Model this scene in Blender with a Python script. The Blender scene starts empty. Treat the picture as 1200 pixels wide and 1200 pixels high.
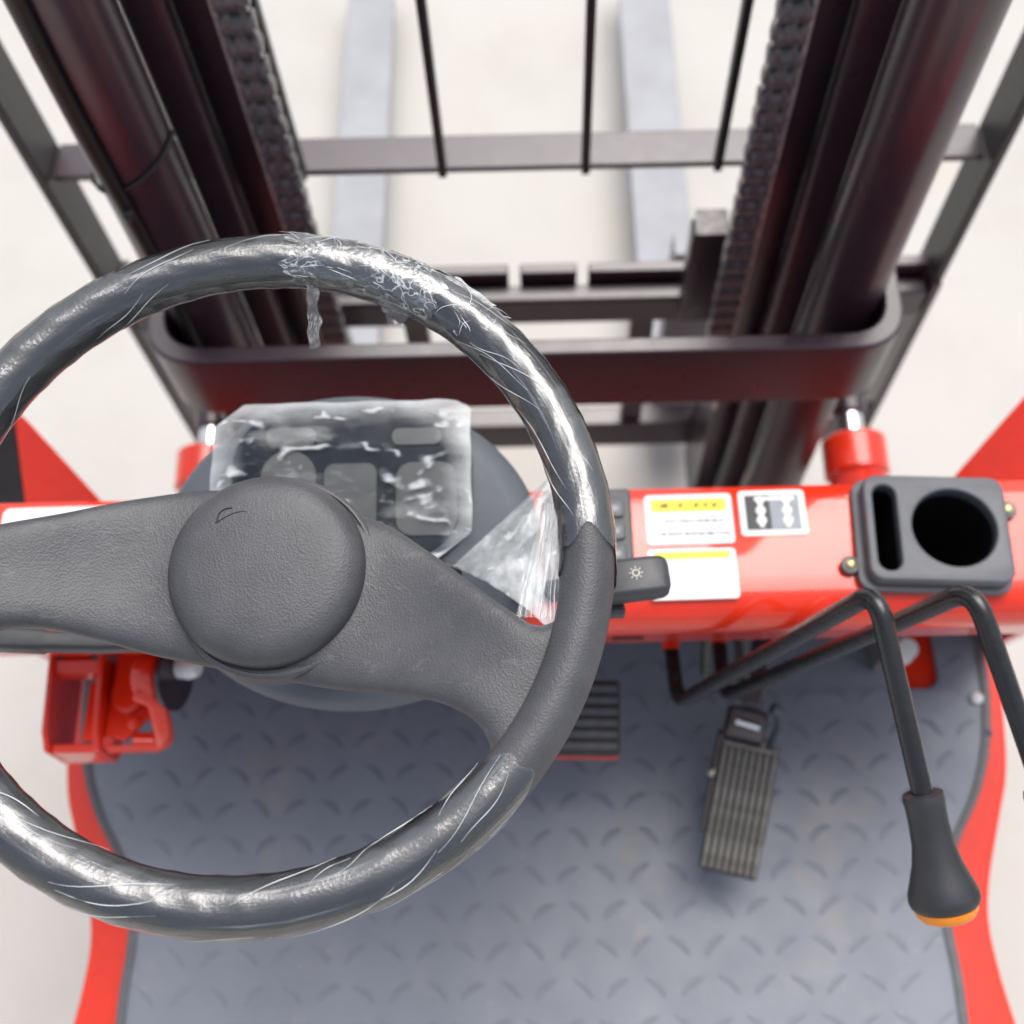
import bpy, bmesh, math, random
from mathutils import Vector, Matrix, noise
random.seed(7)
R = math.radians
scn = bpy.context.scene
C = scn.collection

# ------------------------------------------------------------------ camera
pitch, roll = R(65.0), R(1.3)
fwd = Vector((0, math.cos(pitch), -math.sin(pitch)))
up0 = Vector((0, math.sin(pitch), math.cos(pitch)))
rt0 = Vector((1, 0, 0))
rt = rt0 * math.cos(roll) - up0 * math.sin(roll)
up = rt0 * math.sin(roll) + up0 * math.cos(roll)
cam_d = bpy.data.cameras.new('camera')
cam = bpy.data.objects.new('camera', cam_d)
C.objects.link(cam)
cam.matrix_world = Matrix(((rt.x, up.x, -fwd.x, 0), (rt.y, up.y, -fwd.y, 0), (rt.z, up.z, -fwd.z, 1.86), (0, 0, 0, 1)))
cam_d.sensor_width = 36.0
cam_d.lens = 40.29
cam_d.shift_x = -0.03
cam_d.clip_start = 0.02
cam_d.clip_end = 500
cam_d.dof.use_dof = True
cam_d.dof.focus_distance = 0.575
cam_d.dof.aperture_fstop = 6.5
scn.camera = cam

# ------------------------------------------------------------------ sky, sun, exposure (overcast daylight)
SUN_DIR = Vector((0.14, 0.40, 0.90)).normalized()          # towards the sun
wd = bpy.data.worlds.new('World')
scn.world = wd
wd.use_nodes = True
wn = wd.node_tree
bgn = wn.nodes['Background']
sky = wn.nodes.new('ShaderNodeTexSky')
sky.sky_type = 'NISHITA'
sky.sun_disc = False
sky.sun_elevation = math.asin(SUN_DIR.z)
sky.sun_rotation = math.atan2(SUN_DIR.x, SUN_DIR.y)
sky.dust_density = 4.0
sky.ozone_density = 1.0
hsv = wn.nodes.new('ShaderNodeHueSaturation')                # cloud veil: much less blue than a clear sky
hsv.inputs['Saturation'].default_value = 0.52
wn.links.new(sky.outputs[0], hsv.inputs['Color'])
wn.links.new(hsv.outputs[0], bgn.inputs[0])
bgn.inputs[1].default_value = 0.12
sd = bpy.data.lights.new('sun', 'SUN')
sd.energy = 1.5
sd.angle = R(48)
sd.color = (1.0, 0.97, 0.93)
so = bpy.data.objects.new('sun', sd)
so.rotation_euler = (-SUN_DIR).to_track_quat('-Z', 'Y').to_euler()
so.location = (0, 0, 6)
C.objects.link(so)
scn.view_settings.view_transform = 'Standard'
scn.view_settings.look = 'None'
scn.view_settings.gamma = 1
scn.view_settings.exposure = 0.8
scn.render.engine = 'CYCLES'
scn.cycles.transparent_max_bounces = 16

# ------------------------------------------------------------------ materials
def newmat(name):
    m = bpy.data.materials.new(name)
    m.use_nodes = True
    nt = m.node_tree
    return m, nt, nt.nodes['Principled BSDF']

def coords(nt, scale=(1, 1, 1), src='Object'):
    tc = nt.nodes.new('ShaderNodeTexCoord')
    mp = nt.nodes.new('ShaderNodeMapping')
    mp.inputs['Scale'].default_value = scale
    nt.links.new(tc.outputs[src], mp.inputs[0])
    return mp.outputs[0]

def noise_n(nt, vec, scale, detail=4, rough=0.55):
    n = nt.nodes.new('ShaderNodeTexNoise')
    n.inputs['Scale'].default_value = scale
    n.inputs['Detail'].default_value = detail
    n.inputs['Roughness'].default_value = rough
    nt.links.new(vec, n.inputs['Vector'])
    return n.outputs['Fac']

def ramp(nt, fac, stops):
    r = nt.nodes.new('ShaderNodeValToRGB')
    e = r.color_ramp.elements
    while len(e) < len(stops):
        e.new(0.5)
    for k, (p, c) in enumerate(stops):
        e[k].position = p
        e[k].color = tuple(c) + (1,) if len(c) == 3 else c
    nt.links.new(fac, r.inputs[0])
    return r.outputs[0]

def bump(nt, h, strength, dist, bs, prev=None):
    b = nt.nodes.new('ShaderNodeBump')
    b.inputs['Strength'].default_value = strength
    b.inputs['Distance'].default_value = dist
    nt.links.new(h, b.inputs['Height'])
    if prev is not None:
        nt.links.new(prev, b.inputs['Normal'])
    if bs is not None:
        nt.links.new(b.outputs[0], bs.inputs['Normal'])
    return b.outputs[0]

def simple(name, col, rough=0.5, metal=0.0, coat=0.0, spec=0.5, vary=0.15, vscale=60, bstr=0.0, bscale=400, coat_rough=0.06):
    m, nt, bs = newmat(name)
    v = coords(nt)
    n = noise_n(nt, v, vscale, 5)
    lo = [c * (1 - vary) for c in col]
    hi = [min(1, c * (1 + vary)) for c in col]
    nt.links.new(ramp(nt, n, [(0.3, lo), (0.7, hi)]), bs.inputs['Base Color'])
    rr = nt.nodes.new('ShaderNodeMapRange')
    rr.inputs['To Min'].default_value = max(0.02, rough - 0.08)
    rr.inputs['To Max'].default_value = min(1, rough + 0.08)
    nt.links.new(noise_n(nt, v, vscale * 2.3, 3), rr.inputs['Value'])
    nt.links.new(rr.outputs[0], bs.inputs['Roughness'])
    bs.inputs['Metallic'].default_value = metal
    bs.inputs['Coat Weight'].default_value = coat
    bs.inputs['Coat Roughness'].default_value = coat_rough
    bs.inputs['Specular IOR Level'].default_value = spec
    if bstr:
        bump(nt, noise_n(nt, v, bscale, 3), bstr, 0.001, bs)
    return m

M = {}
M['red'] = simple('red_gloss_paint', (0.80, 0.034, 0.009), 0.30, coat=1.0, spec=0.2, coat_rough=0.035, vary=0.05, bstr=0.03, bscale=150)
M['black_paint'] = simple('black_gloss_paint', (0.034, 0.018, 0.027), 0.30, spec=0.5, vary=0.12, vscale=25, bstr=0.02, bscale=45)
for _k in ('black_paint',):
    M[_k].node_tree.nodes['Principled BSDF'].inputs['IOR'].default_value = 1.7
M['post_paint'] = simple('black_satin_paint', (0.03, 0.027, 0.028), 0.42, vary=0.2, bstr=0.05, bscale=300)
M['rod'] = simple('lever_rod_black', (0.012, 0.012, 0.013), 0.27, spec=0.6, vary=0.25, bstr=0.08, bscale=500)
M['knob'] = simple('knob_rubber', (0.028, 0.029, 0.033), 0.48, vary=0.15, bstr=0.12, bscale=900)
M['orange'] = simple('orange_plastic', (0.9, 0.27, 0.01), 0.35, vary=0.05)
M['plastic_grey'] = simple('grey_cowl_plastic', (0.098, 0.110, 0.130), 0.55, vary=0.06, bstr=0.06, bscale=1200)
M['plastic_dark'] = simple('dark_plastic', (0.045, 0.047, 0.054), 0.42, vary=0.08, bstr=0.06, bscale=1200)
M['cup_grey'] = simple('cup_holder_plastic', (0.095, 0.10, 0.112), 0.45, vary=0.06, bstr=0.06, bscale=1200)
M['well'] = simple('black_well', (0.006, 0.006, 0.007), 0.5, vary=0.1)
M['chrome'] = simple('chrome_rod', (0.85, 0.85, 0.86), 0.12, metal=1, vary=0.03)
M['steel'] = simple('greased_steel', (0.62, 0.58, 0.56), 0.45, metal=0.2, vary=0.35, vscale=120, bstr=0.3, bscale=200)
M['zinc'] = simple('zinc_screw', (0.62, 0.58, 0.46), 0.3, metal=0.9, vary=0.15)
M['brass'] = simple('yellow_zinc', (0.75, 0.6, 0.3), 0.3, metal=0.9, vary=0.15)
M['white_paint'] = simple('white_plastic', (0.78, 0.78, 0.76), 0.4, vary=0.04)
M['sticker'] = simple('sticker_white', (0.80, 0.80, 0.79), 0.35, vary=0.02)
M['yellow'] = simple('sticker_yellow', (0.85, 0.68, 0.02), 0.4, vary=0.04)
M['print'] = simple('sticker_print', (0.04, 0.04, 0.045), 0.5, vary=0.1)
M['print_grey'] = simple('sticker_grey', (0.30, 0.32, 0.35), 0.5, vary=0.1)
M['print_soft'] = simple('sticker_soft_print', (0.16, 0.165, 0.18), 0.5, vary=0.1)
M['icon'] = simple('icon_print', (0.62, 0.60, 0.50), 0.5, vary=0.05)
M['hose'] = simple('rubber_hose', (0.012, 0.012, 0.012), 0.45, vary=0.2, bstr=0.2, bscale=400)
M['chain'] = simple('oiled_chain', (0.12, 0.112, 0.118), 0.28, metal=0.0, spec=0.6, vary=0.4, vscale=150)
M['fork'] = simple('fork_steel', (0.29, 0.295, 0.315), 0.5, vary=0.12, vscale=12, bstr=0.1, bscale=80)
M['gauge'] = simple('gauge_window', (0.115, 0.118, 0.125), 0.35, vary=0.1)
M['glass'] = simple('display_glass', (0.014, 0.020, 0.034), 0.30, spec=0.25, coat=0.0, vary=0.05)
M['tyre'] = simple('tyre_rubber', (0.02, 0.018, 0.02), 0.7, vary=0.2)
M['button'] = simple('button_grey', (0.075, 0.08, 0.09), 0.4, vary=0.05)

# grained wheel plastic
m, nt, bs = newmat('grained_wheel_plastic')
v = coords(nt)
nt.links.new(ramp(nt, noise_n(nt, v, 45, 6, 0.6), [(0.3, (0.052, 0.053, 0.059)), (0.72, (0.074, 0.075, 0.083))]), bs.inputs['Base Color'])
vo = nt.nodes.new('ShaderNodeTexVoronoi')
vo.feature = 'SMOOTH_F1'
vo.inputs['Scale'].default_value = 950
nt.links.new(v, vo.inputs['Vector'])
b1 = bump(nt, vo.outputs['Distance'], 0.35, 0.0006, None)
bump(nt, noise_n(nt, v, 2200, 3), 0.22, 0.0003, bs, b1)
bs.inputs['Roughness'].default_value = 0.47
M['wheel'] = m
# same, scuffed with pale dust (spoke)
m, nt, bs = newmat('scuffed_wheel_plastic')
v = coords(nt)
base = ramp(nt, noise_n(nt, v, 45, 6, 0.6), [(0.3, (0.052, 0.053, 0.059)), (0.72, (0.074, 0.075, 0.083))])
scf = ramp(nt, noise_n(nt, coords(nt, (1.0, 2.2, 1.0)), 70, 9, 0.72), [(0.56, (0, 0, 0)), (0.74, (0.34, 0.34, 0.34))])
mx = nt.nodes.new('ShaderNodeMix'); mx.data_type = 'RGBA'
nt.links.new(scf, mx.inputs['Factor'])
nt.links.new(base, mx.inputs['A'])
mx.inputs['B'].default_value = (0.22, 0.22, 0.23, 1)
nt.links.new(mx.outputs['Result'], bs.inputs['Base Color'])
vo = nt.nodes.new('ShaderNodeTexVoronoi')
vo.feature = 'SMOOTH_F1'
vo.inputs['Scale'].default_value = 950
nt.links.new(v, vo.inputs['Vector'])
b1 = bump(nt, vo.outputs['Distance'], 0.35, 0.0006, None)
bump(nt, noise_n(nt, v, 2200, 3), 0.22, 0.0003, bs, b1)
bs.inputs['Roughness'].default_value = 0.47
M['spoke'] = m

# rubber floor mat with dust stains
m, nt, bs = newmat('grey_rubber_mat')
v = coords(nt)
base = ramp(nt, noise_n(nt, v, 9, 6, 0.6), [(0.3, (0.200, 0.218, 0.254)), (0.7, (0.245, 0.263, 0.298))])
st = ramp(nt, noise_n(nt, v, 6.5, 9, 0.72), [(0.53, (0, 0, 0)), (0.74, (0.85, 0.85, 0.85))])
mx = nt.nodes.new('ShaderNodeMix'); mx.data_type = 'RGBA'
nt.links.new(st, mx.inputs['Factor'])
nt.links.new(base, mx.inputs['A'])
mx.inputs['B'].default_value = (0.33, 0.30, 0.275, 1)
spk = ramp(nt, noise_n(nt, v, 85, 2, 0.4), [(0.73, (0, 0, 0)), (0.80, (0.5, 0.5, 0.5))])
mx2 = nt.nodes.new('ShaderNodeMix'); mx2.data_type = 'RGBA'
nt.links.new(spk, mx2.inputs['Factor'])
nt.links.new(mx.outputs['Result'], mx2.inputs['A'])
mx2.inputs['B'].default_value = (0.42, 0.37, 0.33, 1)
nt.links.new(mx2.outputs['Result'], bs.inputs['Base Color'])
rgh = ramp(nt, noise_n(nt, v, 22, 5), [(0.3, (0.36,) * 3), (0.7, (0.52,) * 3)])
nt.links.new(rgh, bs.inputs['Roughness'])
bump(nt, noise_n(nt, v, 260, 4), 0.12, 0.001, bs)
M['mat'] = m
M['mat_edge'] = simple('mat_edge_rubber', (0.10, 0.105, 0.115), 0.5, vary=0.15)
M['tread'] = simple('tread_rubber', (0.195, 0.212, 0.247), 0.46, vary=0.15)

# worn ribbed pedal rubber
M['pedal'] = simple('worn_pedal_rubber', (0.21, 0.20, 0.175), 0.7, vary=0.35, vscale=90, bstr=0.3, bscale=300)
M['pedal_dark'] = simple('pedal_rubber_dark', (0.05, 0.047, 0.045), 0.7, vary=0.3, vscale=120)

M['brake_rib'] = simple('brake_pad_rubber', (0.11, 0.112, 0.12), 0.6, vary=0.2, vscale=120)
# concrete
m, nt, bs = newmat('pale_concrete')
v = coords(nt)
n1 = noise_n(nt, v, 2.2, 9, 0.68)
base = ramp(nt, n1, [(0.25, (0.42, 0.398, 0.368)), (0.5, (0.468, 0.447, 0.417)), (0.75, (0.49, 0.47, 0.442))])
st = ramp(nt, noise_n(nt, v, 1.9, 8, 0.7), [(0.52, (0, 0, 0)), (0.78, (0.55, 0.55, 0.55))])
mx = nt.nodes.new('ShaderNodeMix'); mx.data_type = 'RGBA'
nt.links.new(st, mx.inputs['Factor'])
nt.links.new(base, mx.inputs['A'])
mx.inputs['B'].default_value = (0.47, 0.40, 0.31, 1)
nt.links.new(mx.outputs['Result'], bs.inputs['Base Color'])
bs.inputs['Roughness'].default_value = 0.75
bump(nt, noise_n(nt, v, 90, 5), 0.25, 0.003, bs)
M['concrete'] = m

def film_mat(name, uv_scale, rot, lo, hi, base_alpha, peak_alpha, bdist, rough=0.16, refl=0.03, grain=0.0004, ior=1.6, margin=0.0, detail=7, lines=0.0, lscale=6.0, lwidth=0.03):
    """clear stretch film: see-through with glossy skin; creases scatter white"""
    m, nt, bs = newmat(name)
    tc = nt.nodes.new('ShaderNodeTexCoord')
    mp = nt.nodes.new('ShaderNodeMapping')
    mp.inputs['Rotation'].default_value = (0, 0, rot)
    mp.inputs['Scale'].default_value = uv_scale
    nt.links.new(tc.outputs['UV'], mp.inputs[0])
    streak = noise_n(nt, mp.outputs[0], 1.0, detail, 0.65)
    patch = noise_n(nt, coords(nt), 24, 4)
    al = ramp(nt, streak, [(lo, (base_alpha,) * 3), (hi, (peak_alpha,) * 3)])
    pr = ramp(nt, patch, [(0.35, (0.55,) * 3), (0.65, (1.15,) * 3)])
    mul = nt.nodes.new('ShaderNodeMath'); mul.operation = 'MULTIPLY'; mul.use_clamp = True
    nt.links.new(al, mul.inputs[0]); nt.links.new(pr, mul.inputs[1])
    alpha = mul.outputs[0]
    if lines:                                    # thin sharp crease lines
        ln = noise_n(nt, mp.outputs[0], lscale, 2.5, 0.5)
        l1 = nt.nodes.new('ShaderNodeMath'); l1.operation = 'SUBTRACT'; l1.inputs[1].default_value = 0.5; nt.links.new(ln, l1.inputs[0])
        l2 = nt.nodes.new('ShaderNodeMath'); l2.operation = 'ABSOLUTE'; nt.links.new(l1.outputs[0], l2.inputs[0])
        lr = ramp(nt, l2.outputs[0], [(0.0, (lines,) * 3), (lwidth, (0, 0, 0))])
        gate = ramp(nt, noise_n(nt, coords(nt), 60, 2), [(0.42, (0, 0, 0)), (0.58, (1, 1, 1))])
        l3 = nt.nodes.new('ShaderNodeMath'); l3.operation = 'MULTIPLY'; nt.links.new(lr, l3.inputs[0]); nt.links.new(gate, l3.inputs[1])
        l4 = nt.nodes.new('ShaderNodeMath'); l4.operation = 'MAXIMUM'; nt.links.new(l3.outputs[0], l4.inputs[0]); nt.links.new(alpha, l4.inputs[1])
        alpha = l4.outputs[0]
    if margin:                                   # loose, more crumpled film towards its borders
        sx = nt.nodes.new('ShaderNodeSeparateXYZ'); nt.links.new(tc.outputs['UV'], sx.inputs[0])
        mxs = []
        for ch in (0, 1):
            a_ = nt.nodes.new('ShaderNodeMath'); a_.operation = 'SUBTRACT'; a_.inputs[1].default_value = 0.5
            nt.links.new(sx.outputs[ch], a_.inputs[0])
            b_ = nt.nodes.new('ShaderNodeMath'); b_.operation = 'ABSOLUTE'; nt.links.new(a_.outputs[0], b_.inputs[0]); mxs.append(b_)
        c_ = nt.nodes.new('ShaderNodeMath'); c_.operation = 'SMOOTH_MAX'; c_.inputs[2].default_value = 0.12
        nt.links.new(mxs[0].outputs[0], c_.inputs[0]); nt.links.new(mxs[1].outputs[0], c_.inputs[1])
        e_ = nt.nodes.new('ShaderNodeMath'); e_.operation = 'MULTIPLY_ADD'; e_.inputs[1].default_value = 0.18
        nt.links.new(noise_n(nt, mp.outputs[0], 2.0, 5), e_.inputs[0]); nt.links.new(c_.outputs[0], e_.inputs[2])
        mg = ramp(nt, e_.outputs[0], [(0.47, (0, 0, 0)), (0.60, (margin,) * 3)])
        ad = nt.nodes.new('ShaderNodeMath'); ad.operation = 'MAXIMUM'
        nt.links.new(mg, ad.inputs[0]); nt.links.new(alpha, ad.inputs[1]); alpha = ad.outputs[0]
    tr = nt.nodes.new('ShaderNodeBsdfTransparent')
    tr.inputs[0].default_value = (0.97, 0.985, 0.98, 1)
    bs.inputs['Base Color'].default_value = (0.80, 0.83, 0.84, 1)
    bs.inputs['Roughness'].default_value = 0.35
    gl = nt.nodes.new('ShaderNodeBsdfGlossy')
    gl.inputs['Color'].default_value = (1, 1, 1, 1)
    gl.inputs['Roughness'].default_value = rough
    vg = nt.nodes.new('ShaderNodeTexVoronoi'); vg.feature = 'SMOOTH_F1'; vg.inputs['Scale'].default_value = 620
    nt.links.new(coords(nt), vg.inputs['Vector'])
    b0 = bump(nt, vg.outputs['Distance'], 0.25, grain, None)
    bb = bump(nt, streak, 0.8, bdist, bs, b0)
    nt.links.new(bb, gl.inputs['Normal'])
    fr = nt.nodes.new('ShaderNodeFresnel'); fr.inputs['IOR'].default_value = ior
    nt.links.new(bb, fr.inputs['Normal'])
    fm = nt.nodes.new('ShaderNodeMath'); fm.operation = 'MULTIPLY_ADD'; fm.use_clamp = True
    nt.links.new(fr.outputs[0], fm.inputs[0]); fm.inputs[1].default_value = 1.0; fm.inputs[2].default_value = refl
    m1 = nt.nodes.new('ShaderNodeMixShader')
    nt.links.new(alpha, m1.inputs[0]); nt.links.new(tr.outputs[0], m1.inputs[1]); nt.links.new(bs.outputs[0], m1.inputs[2])
    m2 = nt.nodes.new('ShaderNodeMixShader')
    nt.links.new(fm.outputs[0], m2.inputs[0]); nt.links.new(m1.outputs[0], m2.inputs[1]); nt.links.new(gl.outputs[0], m2.inputs[2])
    nt.links.new(m2.outputs[0], nt.nodes['Material Output'].inputs['Surface'])
    return m
M['film'] = film_mat('stretch_film', (0.6, 30.0, 1), R(4), 0.57, 0.74, 0.0, 0.32, 0.00036, 0.16, 0.075, 0.0004, ior=1.5, detail=9)
M['film_thick'] = film_mat('bunched_film', (6.0, 5.0, 1), R(30), 0.56, 0.72, 0.03, 0.40, 0.0007, 0.16, 0.05, ior=1.5, detail=10, lines=0.7, lscale=1.6, lwidth=0.035)
M['film_flat'] = film_mat('cluster_film', (1.8, 4.0, 1), R(-16), 0.54, 0.72, 0.0, 0.40, 0.0005, 0.30, 0.0, 0.0001, ior=1.22, margin=0.50, detail=6, lines=0.8, lscale=1.5, lwidth=0.040)
M['film_web'] = film_mat('stretched_film_web', (26.0, 0.7, 1), R(3), 0.52, 0.62, 0.02, 0.80, 0.0006, 0.16, 0.02, 0.0001, ior=1.35)
M['bag'] = film_mat('plastic_bag', (1.6, 2.4, 1), R(30), 0.36, 0.66, 0.22, 0.85, 0.0006, 0.35, 0.0, 0.0001, ior=1.35, lines=0.9, lscale=1.3, lwidth=0.03)
M['crease'] = simple('film_crease_white', (0.62, 0.66, 0.68), 0.25, vary=0.1)

# ------------------------------------------------------------------ mesh helpers
class MB:
    def __init__(s):
        s.v = []; s.f = []; s.uv = []
    def add(s, vs, fs):
        o = len(s.v)
        s.v += [tuple(p) for p in vs]
        s.f += [tuple(i + o for i in f) for f in fs]
        return s
    def box(s, x0, x1, y0, y1, z0, z1, mat=None):
        vs = [Vector((x, y, z)) for z in (z0, z1) for (x, y) in ((x0, y0), (x1, y0), (x1, y1), (x0, y1))]
        if mat is not None:
            vs = [mat @ p for p in vs]
        return s.add(vs, [(3, 2, 1, 0), (4, 5, 6, 7), (0, 1, 5, 4), (1, 2, 6, 5), (2, 3, 7, 6), (3, 0, 4, 7)])
    def prism(s, pts, z0, z1, mat=None):
        n = len(pts)
        vs = [Vector((x, y, z)) for z in (z0, z1) for (x, y) in pts]
        if mat is not None:
            vs = [mat @ p for p in vs]
        return s.add(vs, [tuple(range(n - 1, -1, -1)), tuple(range(n, 2 * n))] + [(i, (i + 1) % n, n + (i + 1) % n, n + i) for i in range(n)])
    def loft(s, rings, cap=True, closed=True):
        n = len(rings[0]); vs = [p for r_ in rings for p in r_]; fs = []
        for k in range(len(rings) - 1):
            for i in range(n if closed else n - 1):
                j = (i + 1) % n
                fs.append((k * n + i, k * n + j, (k + 1) * n + j, (k + 1) * n + i))
        if cap:
            fs.append(tuple(range(n - 1, -1, -1)))
            fs.append(tuple(range((len(rings) - 1) * n, len(rings) * n)))
        return s.add(vs, fs)
    def tube(s, pts, r, n=14, cap=True):
        pts = [Vector(p) for p in pts]
        rs = r if isinstance(r, (list, tuple)) else [r] * len(pts)
        rings = []; nrm = None
        for i, p in enumerate(pts):
            t = (pts[min(i + 1, len(pts) - 1)] - pts[max(i - 1, 0)]).normalized()
            if nrm is None:
                nrm = t.cross(Vector((0.3, 0.2, 1))).normalized()
                if nrm.length < 0.1: nrm = t.cross(Vector((1, 0, 0))).normalized()
            nrm = (nrm - t * nrm.dot(t)).normalized()
            b = t.cross(nrm)
            rings.append([p + (nrm * math.cos(a) + b * math.sin(a)) * rs[i] for a in (2 * math.pi * k / n for k in range(n))])
        return s.loft(rings, cap)
    def lathe(s, prof, base, axis=(0, 0, 1), n=40, sx=1.0, sy=1.0, cap=True):
        ax = Vector(axis).normalized()
        e1 = ax.cross(Vector((0, 1, 0)))
        if e1.length < 0.05: e1 = Vector((1, 0, 0))
        e1.normalize(); e2 = ax.cross(e1)
        base = Vector(base)
        rings = [[base + ax * h + (e1 * (math.cos(a) * sx) + e2 * (math.sin(a) * sy)) * max(r_, 1e-5) for a in (2 * math.pi * k / n for k in range(n))] for (r_, h) in prof]
        return s.loft(rings, cap)

WL = {}
def mk(name, mb, mat, parent=None, bevel=0.0, smooth=35, seg=2, uv=None):
    me = bpy.data.meshes.new(name)
    vs = [Vector(p) for p in mb.v]
    lo = Vector((min(p.x for p in vs), min(p.y for p in vs), min(p.z for p in vs)))
    hi = Vector((max(p.x for p in vs), max(p.y for p in vs), max(p.z for p in vs)))
    c = (lo + hi) / 2
    me.from_pydata([p - c for p in vs], [], mb.f)
    if uv is not None:
        l = me.uv_layers.new(name='UVMap')
        for lp in me.loops:
            l.data[lp.index].uv = uv[lp.vertex_index]
    bm = bmesh.new(); bm.from_mesh(me)
    bmesh.ops.recalc_face_normals(bm, faces=bm.faces)
    bm.to_mesh(me); bm.free()
    return link(name, me, mat, c, parent, bevel, smooth, seg)

def link(name, me, mat, c, parent=None, bevel=0.0, smooth=35, seg=2):
    me.materials.clear()
    me.materials.append(M[mat])
    for p in me.polygons: p.use_smooth = True
    me.set_sharp_from_angle(angle=R(smooth))
    o = bpy.data.objects.new(name, me)
    C.objects.link(o)
    place(o, c, parent)
    if bevel:
        b = o.modifiers.new('bevel', 'BEVEL')
        b.width = bevel; b.segments = seg; b.limit_method = 'ANGLE'; b.angle_limit = R(40)
        b.harden_normals = False
    return o

def place(o, c, parent):
    c = Vector(c)
    WL[o.name] = c
    o.parent = parent
    o.location = c - (WL[parent.name] if parent else Vector((0, 0, 0)))

def inst(name, me, c, parent, rz=0.0):
    o = bpy.data.objects.new(name, me)
    C.objects.link(o)
    place(o, c, parent)
    o.rotation_euler = (0, 0, rz)
    return o

def tag(o, label, cat=None, group=None, kind=None):
    o['label'] = label
    if cat: o['category'] = cat
    if group: o['group'] = group
    if kind: o['kind'] = kind
    return o

def holed(name, outlines, z0, z1, mat, parent=None, bevel=0.0, M4=None):
    """flat plate with holes: outline polygons filled as a 2D curve, then kept as a mesh"""
    cu = bpy.data.curves.new('outline', 'CURVE')
    cu.dimensions = '2D'; cu.fill_mode = 'BOTH'
    cu.extrude = (z1 - z0) / 2 - bevel
    cu.bevel_depth = bevel; cu.bevel_resolution = 2
    cu.offset = -bevel
    for o_ in outlines:
        sp = cu.splines.new('POLY'); sp.points.add(len(o_) - 1); sp.use_cyclic_u = True
        for k, (x, y) in enumerate(o_): sp.points[k].co = (x, y, 0, 1)
    to = bpy.data.objects.new('outline', cu)
    C.objects.link(to)
    bpy.context.view_layer.update()
    me = bpy.data.meshes.new_from_object(to.evaluated_get(bpy.context.evaluated_depsgraph_get()))
    bpy.data.objects.remove(to); bpy.data.curves.remove(cu)
    zc = (z0 + z1) / 2
    vs = [Vector((v_.co.x, v_.co.y, v_.co.z + zc)) for v_ in me.vertices]
    if M4 is not None: vs = [M4 @ p for p in vs]
    c = sum(vs, Vector()) / len(vs)
    for v_, p in zip(me.vertices, vs): v_.co = p - c
    bm = bmesh.new(); bm.from_mesh(me)
    bmesh.ops.remove_doubles(bm, verts=bm.verts, dist=1e-6)
    bmesh.ops.recalc_face_normals(bm, faces=bm.faces)
    bm.to_mesh(me); bm.free()
    me.name = name
    return link(name, me, mat, c, parent)

def rrect(x0, x1, y0, y1, r, n=6):
    out = []
    for (cx, cy, a0) in ((x1 - r, y1 - r, 0), (x0 + r, y1 - r, 90), (x0 + r, y0 + r, 180), (x1 - r, y0 + r, 270)):
        for k in range(n + 1):
            a = R(a0 + 90 * k / n)
            out.append((cx + r * math.cos(a), cy + r * math.sin(a)))
    return out

def circ(cx, cy, rx, ry=None, n=40):
    ry = ry or rx
    return [(cx + rx * math.cos(2 * math.pi * k / n), cy + ry * math.sin(2 * math.pi * k / n)) for k in range(n)]

def catmull(pts, sub=8):
    pts = [Vector(p) for p in pts]; out = []
    for i in range(len(pts) - 1):
        p0, p1, p2, p3 = pts[max(i - 1, 0)], pts[i], pts[i + 1], pts[min(i + 2, len(pts) - 1)]
        for k in range(sub):
            t = k / sub
            out.append(0.5 * ((2 * p1) + (p2 - p0) * t + (2 * p0 - 5 * p1 + 4 * p2 - p3) * t * t + (3 * p1 - p0 - 3 * p2 + p3) * t ** 3))
    out.append(pts[-1])
    return out

def rounded(pts, r, n=8):
    """polyline with its corners rounded"""
    pts = [Vector(p) for p in pts]; out = [pts[0]]
    for i in range(1, len(pts) - 1):
        a, b, c = pts[i - 1], pts[i], pts[i + 1]
        da, dc = (a - b), (c - b)
        rr = min(r, da.length * 0.45, dc.length * 0.45)
        p, q = b + da.normalized() * rr, b + dc.normalized() * rr
        for k in range(n + 1):
            t = k / n
            out.append(p.lerp(b, t).lerp(b.lerp(q, t), t))
    out.append(pts[-1])
    return out

CX = -0.013            # centre line of the truck

# ------------------------------------------------------------------ ground
g = MB()
g.add([(-60, -60, 0), (60, -60, 0), (60, 60, 0), (-60, 60, 0)], [(0, 1, 2, 3)])
o = mk('ground', g, 'concrete')
o['kind'] = 'structure'

# ------------------------------------------------------------------ the forklift
TRUCK = bpy.data.objects.new('forklift', None)
C.objects.link(TRUCK)
place(TRUCK, (CX, 0.3, 0), None)
tag(TRUCK, 'red forklift seen from the driver seat over its steering wheel towards the black mast', 'forklift')

# ---- floor: red frame, mat, tread bars
half = [(0.475, 0.46), (0.497, 0.435), (0.504, 0.40), (0.503, 0.345), (0.492, 0.285), (0.472, 0.235), (0.443, 0.188), (0.424, 0.145), (0.420, 0.10), (0.422, 0.055), (0.421, 0.0), (0.421, -0.12)]
cv = [(p.x, p.y) for p in catmull([(x, y, 0) for x, y in half], 5)]
mat_out = [(CX + x, y) for x, y in cv] + [(CX - x, y) for x, y in reversed(cv)]
in_ = [(CX + x - 0.009, min(y, 0.452)) for x, y in cv] + [(CX - x + 0.009, min(y, 0.452)) for x, y in reversed(cv)]
hfr = [(0.510, 0.47), (0.520, 0.43), (0.523, 0.38), (0.520, 0.33), (0.511, 0.262), (0.494, 0.212), (0.472, 0.150), (0.463, 0.105), (0.466, 0.05), (0.476, -0.02), (0.480, -0.12)]
cf = [(p.x, p.y) for p in catmull([(x, y, 0) for x, y in hfr], 4)]
fr_out = [(CX + x, y) for x, y in cf] + [(CX - x, y) for x, y in reversed(cf)]
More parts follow.
